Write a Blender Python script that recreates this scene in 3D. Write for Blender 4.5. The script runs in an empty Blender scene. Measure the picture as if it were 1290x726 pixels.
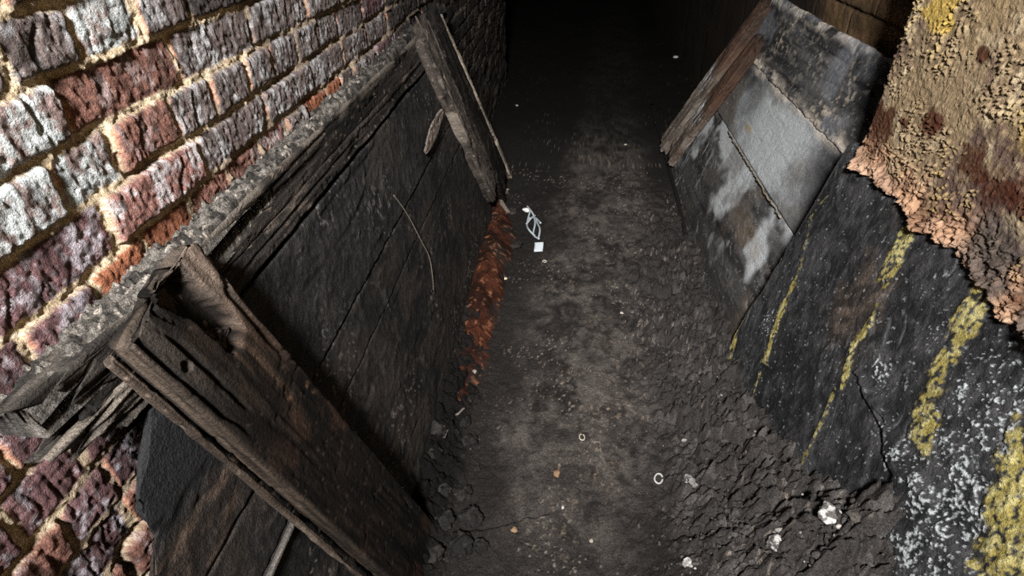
import bpy, math, random
import numpy as np

scene = bpy.context.scene
col = scene.collection
rng = np.random.RandomState(7)
random.seed(7)

# ------------------------------------------------------------------ camera maths (image 1290 x 726)
FPX = 729.566
CR = np.array([0.99558, 0.09317, -0.0115])
CD = np.array([0.04377, -0.56909, -0.82111])
CF = np.array([-0.08304, 0.81698, -0.57065])
CAM = np.array([0, 0, 1.55])


def ray(px, py):
    return ((px - 645) / FPX) * CR + ((py - 363) / FPX) * CD + CF


def on_plane(px, py, p, n):
    d = ray(px, py)
    return CAM + d * (((np.asarray(p) - CAM) @ n) / (d @ n))


def on_x(px, py, x):
    return on_plane(px, py, (x, 0, 0), np.array([1., 0, 0]))


def on_floor(px, py, z=0.):
    return on_plane(px, py, (0, 0, z), np.array([0., 0, 1]))


# ------------------------------------------------------------------ numpy noise
def _h(ix, iy, iz, seed):
    with np.errstate(over='ignore'):
        n = (ix.astype(np.int64) * 374761393 + iy.astype(np.int64) * 668265263 + iz.astype(np.int64) * 2147483647
             + np.int64(seed) * 144665) & 0xFFFFFFFF
        n = ((n ^ (n >> 13)) * 1274126177) & 0xFFFFFFFF
        n = ((n ^ (n >> 16)) * 2246822519) & 0xFFFFFFFF
        n = n ^ (n >> 15)
    return (n & 0xFFFFFF).astype(np.float64) / 0xFFFFFF


def vn(x, y, z=0., seed=0):
    """value noise in -1..1"""
    x, y, z = np.broadcast_arrays(np.asarray(x, float), np.asarray(y, float), np.asarray(z, float))
    ix, iy, iz = np.floor(x), np.floor(y), np.floor(z)
    fx, fy, fz = x - ix, y - iy, z - iz
    fx, fy, fz = fx * fx * (3 - 2 * fx), fy * fy * (3 - 2 * fy), fz * fz * (3 - 2 * fz)
    ix, iy, iz = ix.astype(np.int64), iy.astype(np.int64), iz.astype(np.int64)
    flat = not np.any(fz)
    r = 0
    for dz in ((0,) if flat else (0, 1)):
        wz = 1. if flat else (fz if dz else 1 - fz)
        for dy in (0, 1):
            wy = fy if dy else 1 - fy
            for dx in (0, 1):
                wx = fx if dx else 1 - fx
                r = r + wx * wy * wz * _h(ix + dx, iy + dy, iz + dz, seed)
    return r * 2 - 1


def fbm(x, y, z=0., o=4, seed=0, g=.5):
    s, a, t = 0., 1., 0.
    for i in range(o):
        k = 2.03 ** i
        s = s + a * vn(np.asarray(x) * k + 17.3 * i, np.asarray(y) * k - 9.1 * i, np.asarray(z) * k if np.any(z) else 0., seed + i)
        t += a
        a *= g
    return s / t * 1.35


def ridge(x, y, z=0., o=3, seed=0):
    s, a, t = 0., 1., 0.
    for i in range(o):
        k = 2.07 ** i
        s = s + a * (1 - np.abs(vn(np.asarray(x) * k, np.asarray(y) * k, np.asarray(z) * k if np.any(z) else 0., seed + 31 * i)))
        t += a
        a *= .5
    return s / t


def voro(x, y, seed=0, jit=.9):
    """F1, F2, per cell random"""
    ix, iy = np.floor(x).astype(np.int64), np.floor(y).astype(np.int64)
    f1 = np.full(x.shape, 9.)
    f2 = np.full(x.shape, 9.)
    cid = np.zeros(x.shape)
    for dy in (-1, 0, 1):
        for dx in (-1, 0, 1):
            cx, cy = ix + dx, iy + dy
            qx = cx + .5 + jit * (_h(cx, cy, cx * 0 + 1, seed) - .5)
            qy = cy + .5 + jit * (_h(cx, cy, cx * 0 + 2, seed) - .5)
            d = np.hypot(x - qx, y - qy)
            c = _h(cx, cy, cx * 0 + 3, seed)
            near = d < f1
            f2 = np.where(near, f1, np.minimum(f2, d))
            cid = np.where(near, c, cid)
            f1 = np.where(near, d, f1)
    return f1, f2, cid


def ss(a, b, x):
    t = np.clip((np.asarray(x) - a) / (b - a), 0, 1)
    return t * t * (3 - 2 * t)


def mix(a, b, t):
    t = np.asarray(t)[..., None]
    return np.asarray(a) * (1 - t) + np.asarray(b) * t


def polydist(u, v, pts):
    """distance to a polyline and the parameter 0..1 along it"""
    best = np.full(u.shape, 9.)
    par = np.zeros(u.shape)
    n = len(pts) - 1
    for i in range(n):
        (ax, ay), (bx, by) = pts[i], pts[i + 1]
        L = (bx - ax) ** 2 + (by - ay) ** 2
        t = np.clip(((u - ax) * (bx - ax) + (v - ay) * (by - ay)) / L, 0, 1)
        d = np.hypot(u - ax - t * (bx - ax), v - ay - t * (by - ay))
        m = d < best
        best = np.where(m, d, best)
        par = np.where(m, (i + t) / n, par)
    return best, par


# ------------------------------------------------------------------ materials
def material(name, rough=.85, spec=.3, bumps=((260, .6, .004),), vary=.35, vscale=180, stretch=(1, 1, 1), rough_var=.15):
    m = bpy.data.materials.new(name)
    m.use_nodes = True
    nt = m.node_tree
    bs = nt.nodes['Principled BSDF']
    L = nt.links.new
    at = nt.nodes.new('ShaderNodeAttribute')
    at.attribute_name = 'Col'
    tc = nt.nodes.new('ShaderNodeTexCoord')
    mp = nt.nodes.new('ShaderNodeMapping')
    mp.inputs['Scale'].default_value = stretch
    L(tc.outputs['Object'], mp.inputs['Vector'])
    nz = nt.nodes.new('ShaderNodeTexNoise')
    nz.inputs['Scale'].default_value = vscale
    nz.inputs['Detail'].default_value = 5
    nz.inputs['Roughness'].default_value = .7
    L(mp.outputs[0], nz.inputs['Vector'])
    mr = nt.nodes.new('ShaderNodeMapRange')
    mr.inputs[1].default_value = .3
    mr.inputs[2].default_value = .7
    mr.inputs[3].default_value = 1 - vary
    mr.inputs[4].default_value = 1 + vary
    L(nz.outputs['Fac'], mr.inputs[0])
    mx = nt.nodes.new('ShaderNodeMix')
    mx.data_type = 'RGBA'
    mx.blend_type = 'MULTIPLY'
    mx.inputs[0].default_value = 1
    L(at.outputs['Color'], mx.inputs[6])
    L(mr.outputs[0], mx.inputs[7])
    n2 = nt.nodes.new('ShaderNodeTexNoise')
    n2.inputs['Scale'].default_value = vscale * 2.7
    n2.inputs['Detail'].default_value = 3
    n2.inputs['Roughness'].default_value = .6
    L(mp.outputs[0], n2.inputs['Vector'])
    r2 = nt.nodes.new('ShaderNodeMapRange')
    r2.inputs[1].default_value = .32
    r2.inputs[2].default_value = .68
    r2.inputs[3].default_value = 1 - vary
    r2.inputs[4].default_value = 1 + vary
    L(n2.outputs['Fac'], r2.inputs[0])
    m2 = nt.nodes.new('ShaderNodeMix')
    m2.data_type = 'RGBA'
    m2.blend_type = 'MULTIPLY'
    m2.inputs[0].default_value = 1
    L(mx.outputs[2], m2.inputs[6])
    L(r2.outputs[0], m2.inputs[7])
    L(m2.outputs[2], bs.inputs['Base Color'])
    rr = nt.nodes.new('ShaderNodeMapRange')
    rr.inputs[3].default_value = rough - rough_var
    rr.inputs[4].default_value = min(1, rough + rough_var)
    L(nz.outputs['Fac'], rr.inputs[0])
    L(rr.outputs[0], bs.inputs['Roughness'])
    bs.inputs['Specular IOR Level'].default_value = spec
    prev = None
    for sc, st, dist in bumps:
        b = nt.nodes.new('ShaderNodeTexNoise')
        b.inputs['Scale'].default_value = sc
        b.inputs['Detail'].default_value = 4
        b.inputs['Roughness'].default_value = .65
        L(mp.outputs[0], b.inputs['Vector'])
        bp = nt.nodes.new('ShaderNodeBump')
        bp.inputs['Strength'].default_value = st
        bp.inputs['Distance'].default_value = dist
        L(b.outputs['Fac'], bp.inputs['Height'])
        if prev:
            L(prev.outputs[0], bp.inputs['Normal'])
        prev = bp
    L(prev.outputs[0], bs.inputs['Normal'])
    return m


M_BRICK = material('weathered_brick', .85, .15, ((140, .7, .005), (340, .7, .003)), .3, 200)
M_DIRT = material('sooty_dirt', .92, .07, ((90, .9, .010), (280, .9, .005)), .5, 170)
M_WOOD = material('charred_wood', .8, .10, ((120, .8, .004), (380, .7, .002)), .4, 220)
M_TAR = material('tarred_board', .6, .2, ((110, .8, .005), (330, .8, .003)), .4, 190)
M_PLASTER = material('crumbling_plaster', .9, .08, ((130, .7, .005), (340, .6, .003)), .22, 170)
M_SLATE = material('sooty_grey_board', .72, .2, ((110, .7, .004), (330, .6, .002)), .28, 160)
M_STONE = material('dusty_stone', .88, .12, ((120, .9, .006), (300, .7, .003)), .35, 170)
M_PLASTIC = material('white_plastic', .45, .5, ((200, .3, .001),), .12, 150)


# ------------------------------------------------------------------ object helpers
ORIGIN = {}


def thing(name, label, cat, loc, group=None):
    o = bpy.data.objects.new(name, None)
    col.objects.link(o)
    o.location = loc
    o.empty_display_size = .05
    o['label'] = label
    o['category'] = cat
    if group:
        o['group'] = group
    ORIGIN[o] = np.array(loc, float)
    return o


def tag(o, label, cat, group=None, kind=None):
    o['label'] = label
    o['category'] = cat
    if group:
        o['group'] = group
    if kind:
        o['kind'] = kind
    return o


def link_mesh(name, V, F, C, mat, parent=None, smooth=True, label=None):
    """V world coordinates (n,3); F list or array of quads / tris; C (n,3) linear colours"""
    V = np.asarray(V, float)
    if parent is not None:
        org = ORIGIN[parent]
    else:
        lo, hi = V.min(0), V.max(0)
        org = np.array([(lo[0] + hi[0]) / 2, (lo[1] + hi[1]) / 2, lo[2]])
    me = bpy.data.meshes.new(name)
    groups = F if isinstance(F, list) else [F]
    loops = np.concatenate([g.ravel() for g in groups]).astype(np.int32)
    sizes = np.concatenate([np.full(len(g), g.shape[1], np.int32) for g in groups])
    starts = np.concatenate([[0], np.cumsum(sizes)[:-1]]).astype(np.int32)
    me.vertices.add(len(V))
    me.vertices.foreach_set('co', (V - org).astype(np.float32).ravel())
    me.loops.add(len(loops))
    me.loops.foreach_set('vertex_index', loops)
    me.polygons.add(len(sizes))
    me.polygons.foreach_set('loop_start', starts)
    me.polygons.foreach_set('loop_total', sizes)
    me.update(calc_edges=True)
    me.validate()
    if smooth:
        me.polygons.foreach_set('use_smooth', np.ones(len(me.polygons), bool))
    a = me.attributes.new('Col', 'FLOAT_COLOR', 'POINT')
    c4 = np.ones((len(V), 4), np.float32)
    c4[:, :3] = np.clip(C, 0, 1)
    a.data.foreach_set('color', c4.ravel())
    me.materials.append(mat)
    o = bpy.data.objects.new(name, me)
    col.objects.link(o)
    ORIGIN[o] = org
    if parent is not None:
        o.parent = parent
    else:
        o.location = org
    if label:
        o['label'] = label
    return o


def quads(nu, nv, flip=False):
    i = np.arange(nu * nv).reshape(nu, nv)
    q = np.stack([i[:-1, :-1], i[1:, :-1], i[1:, 1:], i[:-1, 1:]], -1).reshape(-1, 4)
    return q[:, ::-1] if flip else q


def grid_mesh(name, P, C, mat, parent=None, flip=False, label=None):
    nu, nv = P.shape[:2]
    return link_mesh(name, P.reshape(-1, 3), quads(nu, nv, flip), C.reshape(-1, 3), mat, parent, label=label)


def board(name, O, U, W, N, L, Wd, T, fn, mat, parent=None, du=.005, dw=.005, e0=None, e1=None, rc=.004, wfun=None, label=None, uvals=None, cap_seed=0):
    """a closed bar along U (length L), width Wd along W, thickness T along N (front face at +T/2), its skin displaced by fn.
    e0(w,t), e1(w,t): how far each end is eaten away.  wfun(u): width factor"""
    U, W, N = (np.asarray(a, float) / np.linalg.norm(a) for a in (U, W, N))
    hw, ht = Wd / 2, T / 2
    pts = []
    nw = max(3, int(Wd / dw))
    for k in range(nw + 1):
        w = -hw + rc + (Wd - 2 * rc) * k / nw
        pts.append((w, ht, 0, 1, 0))
    nt_ = max(2, int(T / dw))
    pts.append((hw - rc * .3, ht - rc * .3, .7, .7, 0))
    for k in range(nt_ + 1):
        t = ht - rc - (T - 2 * rc) * k / nt_
        pts.append((hw, t, 1, 0, 1))
    nb = max(2, int(Wd / .04))
    for k in range(nb + 1):
        w = hw - rc - (Wd - 2 * rc) * k / nb
        pts.append((w, -ht, 0, -1, 2))
    for k in range(nt_ + 1):
        t = -ht + rc + (T - 2 * rc) * k / nt_
        pts.append((-hw, t, -1, 0, 3))
    pts.append((-hw + rc * .3, ht - rc * .3, -.7, .7, 0))
    pts = np.array(pts, float)
    w, t, nwv, ntv, face = pts.T
    m = max(4, int(L / du)) if uvals is None else len(uvals)
    ul = (np.linspace(0, 1, m + 1) if uvals is None else np.asarray(uvals) / L)[:, None]
    a0 = e0(w, t) if e0 else np.zeros(len(w))
    a1 = e1(w, t) if e1 else np.zeros(len(w))
    UU = a0[None] + (L - a0 - a1)[None] * ul
    ww, tt = np.broadcast_to(w, UU.shape), np.broadcast_to(t, UU.shape)
    ff = np.broadcast_to(face, UU.shape)
    d, c = fn(UU, ww, tt, ff)
    fac = wfun(UU) if wfun else 1.
    Wp = (ww + nwv * d) * fac
    Tp = tt + ntv * d
    P = np.asarray(O, float) + UU[..., None] * U + Wp[..., None] * W + Tp[..., None] * N
    mm, n = UU.shape
    i = np.arange(mm * n).reshape(mm, n)
    j = np.roll(i, -1, 1)
    F = [np.stack([i[:-1], j[:-1], j[1:], i[1:]], -1).reshape(-1, 4)]
    Vs, Cs = [P.reshape(-1, 3)], [c.reshape(-1, 3)]
    base = mm * n
    for end in (0, -1):
        ring = P[end]
        cen = ring.mean(0)
        prev = i[end]
        for k, s in enumerate((.75, .45)):
            jag = vn(w * 90 + k * 5, t * 90, 0, 77 + cap_seed)[:, None] * (.006 if (e0 if end == 0 else e1) else .0015)
            r2 = cen + (ring - cen) * s + jag * U
            idx = base + np.arange(n)
            Vs.append(r2)
            Cs.append(c[end] * (.55 if (e0 if end == 0 else e1) else .8))
            nx = np.roll(idx, -1)
            pn = np.roll(prev, -1)
            q = np.stack([prev, pn, nx, idx], -1)
            F.append(q[:, ::-1] if end == 0 else q)
            base += n
            prev = idx
        Vs.append(cen[None])
        Cs.append(c[end].mean(0, keepdims=True) * .8)
        q = np.stack([prev, np.roll(prev, -1), np.full(n, base)], -1)
        F.append(q[:, ::-1] if end == 0 else q)
        base += 1
    return link_mesh(name, np.concatenate(Vs), F, np.concatenate(Cs), mat, parent, label=label)


def lump(name, c, size, seed, color, mat=M_STONE, parent=None, sub=3, rough=.25, flat=1., c2=None, label=None, rot=0.):
    """an irregular closed stone resting with its lowest point near c.z"""
    import bmesh
    bm = bmesh.new()
    bmesh.ops.create_icosphere(bm, subdivisions=sub, radius=1)
    v = np.array([x.co[:] for x in bm.verts])
    f = np.array([[q.index for q in p.verts] for p in bm.faces])
    bm.free()
    # facets
    r = np.ones(len(v))
    rs = np.random.RandomState(seed)
    for k in range(9):
        n = rs.normal(size=3)
        n /= np.linalg.norm(n)
        dd = .62 + .3 * rs.rand()
        pr = v @ n
        r = np.where(pr > dd, np.minimum(r, dd / np.maximum(pr, 1e-3)), r)
    r = r * (1 + rough * .5 * fbm(v[:, 0] * 2.3, v[:, 1] * 2.3, v[:, 2] * 2.3 + .01, 4, seed))
    p = v * r[:, None] * np.asarray(size) / 2
    cs, sn = math.cos(rot), math.sin(rot)
    p = np.stack([p[:, 0] * cs - p[:, 1] * sn, p[:, 0] * sn + p[:, 1] * cs, p[:, 2] * flat], -1)
    p[:, 2] -= p[:, 2].min() * .8
    cc = np.broadcast_to(np.asarray(color, float), p.shape).copy()
    if c2 is not None:
        t = ss(-.1, .25, fbm(v[:, 0] * 2, v[:, 1] * 2, v[:, 2] * 2 + .01, 3, seed + 5))
        cc = mix(cc, c2, t)
    return link_mesh(name, p + np.asarray(c), f, cc, mat, parent, label=label)


def tube(name, pts, r, color, mat, parent=None, n=7, label=None, rfun=None):
    pts = np.asarray(pts, float)
    tg = np.gradient(pts, axis=0)
    tg /= np.linalg.norm(tg, axis=1)[:, None]
    up = np.array([0.13, .21, .97])
    a = np.cross(tg, up)
    a /= np.linalg.norm(a, axis=1)[:, None]
    b = np.cross(tg, a)
    th = np.arange(n) * 2 * math.pi / n
    rr = np.full(len(pts), r) if rfun is None else r * rfun(np.linspace(0, 1, len(pts)))
    P = pts[:, None] + rr[:, None, None] * (np.cos(th)[None, :, None] * a[:, None] + np.sin(th)[None, :, None] * b[:, None])
    m = len(pts)
    i = np.arange(m * n).reshape(m, n)
    j = np.roll(i, -1, 1)
    F = [np.stack([i[:-1], j[:-1], j[1:], i[1:]], -1).reshape(-1, 4)]
    V = np.concatenate([P.reshape(-1, 3), pts[:1], pts[-1:]])
    F.append(np.stack([j[0], i[0], np.full(n, m * n)], -1))
    F.append(np.stack([i[-1], j[-1], np.full(n, m * n + 1)], -1))
    C = np.broadcast_to(np.asarray(color, float), V.shape)
    return link_mesh(name, V, F, C, mat, parent, label=label)


def smooth_path(pts, n=40):
    pts = np.asarray(pts, float)
    t = np.linspace(0, len(pts) - 1, n)
    out = []
    for x in t:
        i = min(int(x), len(pts) - 2)
        f = x - i
        p0, p1, p2, p3 = pts[max(i - 1, 0)], pts[i], pts[i + 1], pts[min(i + 2, len(pts) - 1)]
        out.append(.5 * (2 * p1 + (p2 - p0) * f + (2 * p0 - 5 * p1 + 4 * p2 - p3) * f * f + (3 * p1 - p0 - 3 * p2 + p3) * f ** 3))
    return np.array(out)


# ================================================================== THE SETTING
AX = -.6067


def graded(a, b, step, ref):
    ys = [a]
    while ys[-1] < b:
        ys.append(ys[-1] + step * max(1., ys[-1] / ref))
    return np.array(ys)


# ------------------------------------------------------------------ left brick wall
def wy(px, py):
    return on_x(px, py, AX)[1]


BED = lambda r: 1.4462 - .075 * r + .075          # bed below row r is BED(r) - ...
ROWS = {   # joint pixels along each course, and the brick between them: W bloomed, G grey, R red brown, O orange, P purple
    1: ([(5, 80), (93, 37), (172, 20), (235, 5)], 'GGWGD'),
    2: ([(84, 140), (222, 72), (316, 27), (387, 8)], 'WRGGG'),
    3: ([(75, 235), (148, 195), (219, 150), (268, 118), (309, 87), (342, 66), (373, 45), (398, 29), (425, 16)], 'WWRGGGGGGG'),
    4: ([(134, 277), (254, 198), (335, 138), (392, 79), (431, 50)], 'PMGGGG'),
    5: ([(37, 442), (118, 362), (185, 309), (239, 256), (289, 221), (330, 190), (363, 165), (388, 140), (413, 120), (430, 99)], 'PPOORRMGOOG'),
    6: ([(14, 585), (175, 505)], 'PPP'),
    7: ([(20, 668), (112, 580)], 'PPP'),
    8: ([(85, 668), (155, 618)], 'RPP'),
    9: ([(160, 645)], 'PRP'),
    10: ([], 'RR'),
}
TYPES = {  # base colour, bloom amount, bloom colour
    'W': ((.17, .125, .115), .72, (.41, .44, .445)),
    'G': ((.115, .09, .085), .48, (.33, .33, .34)),
    'D': ((.05, .042, .04), .2, (.25, .25, .25)),
    'R': ((.16, .078, .06), .30, (.33, .28, .28)),
    'M': ((.20, .10, .085), .5, (.42, .40, .41)),
    'O': ((.23, .088, .048), .10, (.40, .30, .26)),
    'P': ((.105, .058, .060), .40, (.38, .36, .40)),
}


def build_left_wall():
    ys = np.concatenate([np.arange(-1.6, .16, .08), graded(.18, 2.7, .003, .95), np.arange(2.72, 5.75, .016)])
    zs = np.concatenate([np.arange(0, .5, .02), np.arange(.5, 1.52, .003), np.arange(1.53, 2.46, .03)])
    Y, Z = np.meshgrid(ys, zs, indexing='ij')
    wob = .0035 * fbm(Y * 9, Z * 9, 0, 3, 11)
    Zw = Z + wob + .004 * vn(Y * 2.1, Z * 0 + 3, 0, 12)
    Yw = Y + .0045 * fbm(Y * 11, Z * 11, 0, 3, 21)
    row = np.floor((1.4462 + .075 * 0 - Zw) / .075).astype(int) + 1      # row r sits between bed r-1 and bed r
    row = np.clip(row, -14, 19)
    dist = np.full(Y.shape, -1.)
    dleft = np.full(Y.shape, 1.)
    dbot = np.full(Y.shape, 1.)
    off = np.zeros(Y.shape)
    tiltv = np.zeros(Y.shape)
    base = np.zeros(Y.shape + (3,))
    bloomc = np.zeros(Y.shape + (3,))
    bloom = np.zeros(Y.shape)
    rs = np.random.RandomState(5)
    for r in range(-14, 20):
        m = row == r
        if not m.any():
            continue
        ty = list(ROWS[r][1]) if r in ROWS else []
        js = [wy(*p) for p in ROWS[r][0]] if r in ROWS else []
        if not js:
            js = [wy(150, 690)] if r == 10 else [.3 + .1 * rs.rand()]
            ty = ty or ['G', 'G']
        lettr = ty[1:-1]
        k = rs.randint(3)
        nxt = ty[-1]
        while js[-1] < 6:
            step = (.225, .113, .225)[k % 3] * (1 + .06 * rs.randn())
            k += 1 + (rs.rand() < .2)
            js.append(js[-1] + step)
            lettr.append(nxt)
            nxt = rs.choice(list('GGGDGPGD' if js[-1] < 2.0 else 'DDDDGD'))
        nxt = ty[0]
        while js[0] > -1.7:
            js.insert(0, js[0] - (.225 if rs.rand() < .6 else .113))
            lettr.insert(0, nxt)
            nxt = rs.choice(list('WPGG'))
        js = np.array(js)
        yy, zz = Yw[m], Zw[m]
        bi = np.clip(np.searchsorted(js, yy) - 1, 0, len(js) - 2)
        hm = (.0022 + .0026 * rs.rand(len(js)))
        bt, bb = .0022 + .0024 * rs.rand(len(js)), .0028 + .0026 * rs.rand(len(js))
        top = 1.4462 - .075 * (r - 1)
        l, rgt = yy - js[bi] - hm[bi], js[bi + 1] - yy - hm[bi]
        u, b = (top - zz) - bt[bi], (zz - (top - .075)) - bb[bi]
        # rounded rectangle distance
        cr = .007
        qx = np.maximum(cr - np.minimum(l, rgt), 0)
        qy = np.maximum(cr - np.minimum(u, b), 0)
        d = np.where((qx > 0) & (qy > 0), cr - np.hypot(qx, qy), np.minimum(np.minimum(l, rgt), np.minimum(u, b)))
        dist[m] = d
        dleft[m] = l
        dbot[m] = b
        o_, t_ = .0035 * rs.randn(len(js)), .02 * rs.randn(len(js))
        off[m] = o_[bi] + t_[bi] * (zz - top + .037)
        tb = np.array([TYPES[c][0] for c in lettr[:len(js) - 1]]) * (1 + .12 * rs.randn(len(js) - 1))[:, None]
        base[m] = tb[bi]
        bloomc[m] = np.array([TYPES[c][2] for c in lettr[:len(js) - 1]])[bi]
        bloom[m] = np.array([TYPES[c][1] for c in lettr[:len(js) - 1]])[bi]
    edge_n = .0022 * fbm(Y * 70, Z * 70, 0, 3, 41)
    d = dist + edge_n + .001 * fbm(Y * 160, Z * 160, 0, 2, 42) - .0008
    face = ss(-.001, .0042, d)
    lumps = .7 * fbm(Y * 40, Z * 30, 0, 3, 51) + .75 * fbm(Y * 110, Z * 80, 0, 3, 52)
    drag = fbm(Y * 130, Z * 14, 0, 3, 61)                 # drag lines run down the face
    cracks = ss(.80, .93, ridge(Y * 34 + .8 * vn(Y * 20, Z * 20, 0, 8), Z * 7, 0, 2, 71)) * ss(.1, .5, fbm(Y * 6, Z * 6, 0, 2, 72) + .3)
    pits = ss(.45, .7, fbm(Y * 90, Z * 90, 0, 2, 81))
    hf = off + .0012 * lumps + .0011 * drag + .0014 * fbm(Y * 190, Z * 150, 0, 2, 53) - .0042 * cracks - .0022 * pits - .0015 * (1 - ss(0, .012, d))
    sand = fbm(Y * 150, Z * 150, 0, 3, 91)
    clot = fbm(Y * 45, Z * 60, 0, 3, 92)
    hm_ = -.0055 + .0055 * clot + .0024 * sand + .011 * ss(.010, .0, np.abs(dbot + .004)) * 0 + .006 * ss(0.0, .6, fbm(Y * 7, Z * 9, 0, 2, 93))
    # deep open joints here and there
    hm_ -= .013 * ss(.05, .45, fbm(Y * 12 + 5, Z * 16, 0, 2, 94))
    h = hm_ * (1 - face) + hf * face
    fade = ss(3.4, 2.4, Y) * .7 + .3
    X = AX + h
    # colour
    streak = fbm(Y * 95, Z * 14, 0, 4, 101) * .55 + fbm(Y * 30, Z * 24, 0, 4, 102) * .55 + .5 * fbm(Y * 130, Z * 110, 0, 3, 103)
    bl = ss(.42 - bloom * 1.0, .95 - bloom * 1.0, streak) * np.clip(bloom * 1.6, 0, .95)
    C = mix(base, bloomc, bl)
    C = mix(C, C * .35, .75 * ss(.1, .55, fbm(Y * 33, Z * 13, 0, 4, 111)) * ss(.85, .2, bloom))
    C = mix(C, C * .30, .7 * ss(.35, .6, fbm(Y * 60, Z * 30, 0, 3, 112)))
    C = mix(C, C * .2, .8 * cracks)
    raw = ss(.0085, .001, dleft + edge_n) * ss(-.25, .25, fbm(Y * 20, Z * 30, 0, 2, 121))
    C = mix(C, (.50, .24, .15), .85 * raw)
    Mc = mix((.46, .37, .25), (.28, .215, .14), ss(-.3, .5, clot))
    Mc = mix(Mc, (.58, .49, .36), ss(.1, .6, sand) * .7)
    Mc = mix(Mc, (.12, .09, .07), ss(.0, .5, fbm(Y * 4, Z * 4, 0, 3, 131) + .9 * (Y - .75)) * .8)
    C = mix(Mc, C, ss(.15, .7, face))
    # the wall colour gets darker further in
    darkened = ss(1.35, 2.7, Y + .35 * fbm(Y * 3, Z * 4, 0, 3, 141))
    C = C * (1 - .55 * darkened)[..., None]
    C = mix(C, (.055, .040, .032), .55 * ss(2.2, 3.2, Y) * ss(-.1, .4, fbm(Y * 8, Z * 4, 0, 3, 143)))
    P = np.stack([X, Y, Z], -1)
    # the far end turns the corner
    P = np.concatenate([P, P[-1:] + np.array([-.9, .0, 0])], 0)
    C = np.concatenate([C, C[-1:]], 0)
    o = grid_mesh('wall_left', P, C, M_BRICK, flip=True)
    o['kind'] = 'structure'
    return o


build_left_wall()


# ------------------------------------------------------------------ floor
def pile_h(x, y):
    hp = np.interp(y, [.3, .6, .72, .80, .88, 1.0, 1.13, 1.29, 1.49, 1.76, 1.95], [.20, .26, .31, .36, .35, .235, .15, .10, .065, .02, .0])
    foot = np.interp(y, [.6, 1.2, 1.6, 2.0], [.20, .24, .30, .42])
    return hp * np.clip((x - foot) / (.72 - foot), 0, 1.15) ** 1.1


def floor_h(x, y, detail=True):
    x, y = np.asarray(x, float), np.asarray(y, float)
    h = .012 * fbm(x * 2.2, y * 1.4, 0, 3, 201) + .004 * fbm(x * 12, y * 9, 0, 3, 202)
    h = h + .055 * ss(-.24, -.40, x) * ss(2.9, 2.2, y) + .03 * ss(-.28, -.38, x) * ss(1.2, .8, y)
    h = h + .02 * ss(.30, .55, x) * ss(3.4, 1.2, y) + pile_h(x, y)
    return h


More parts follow.
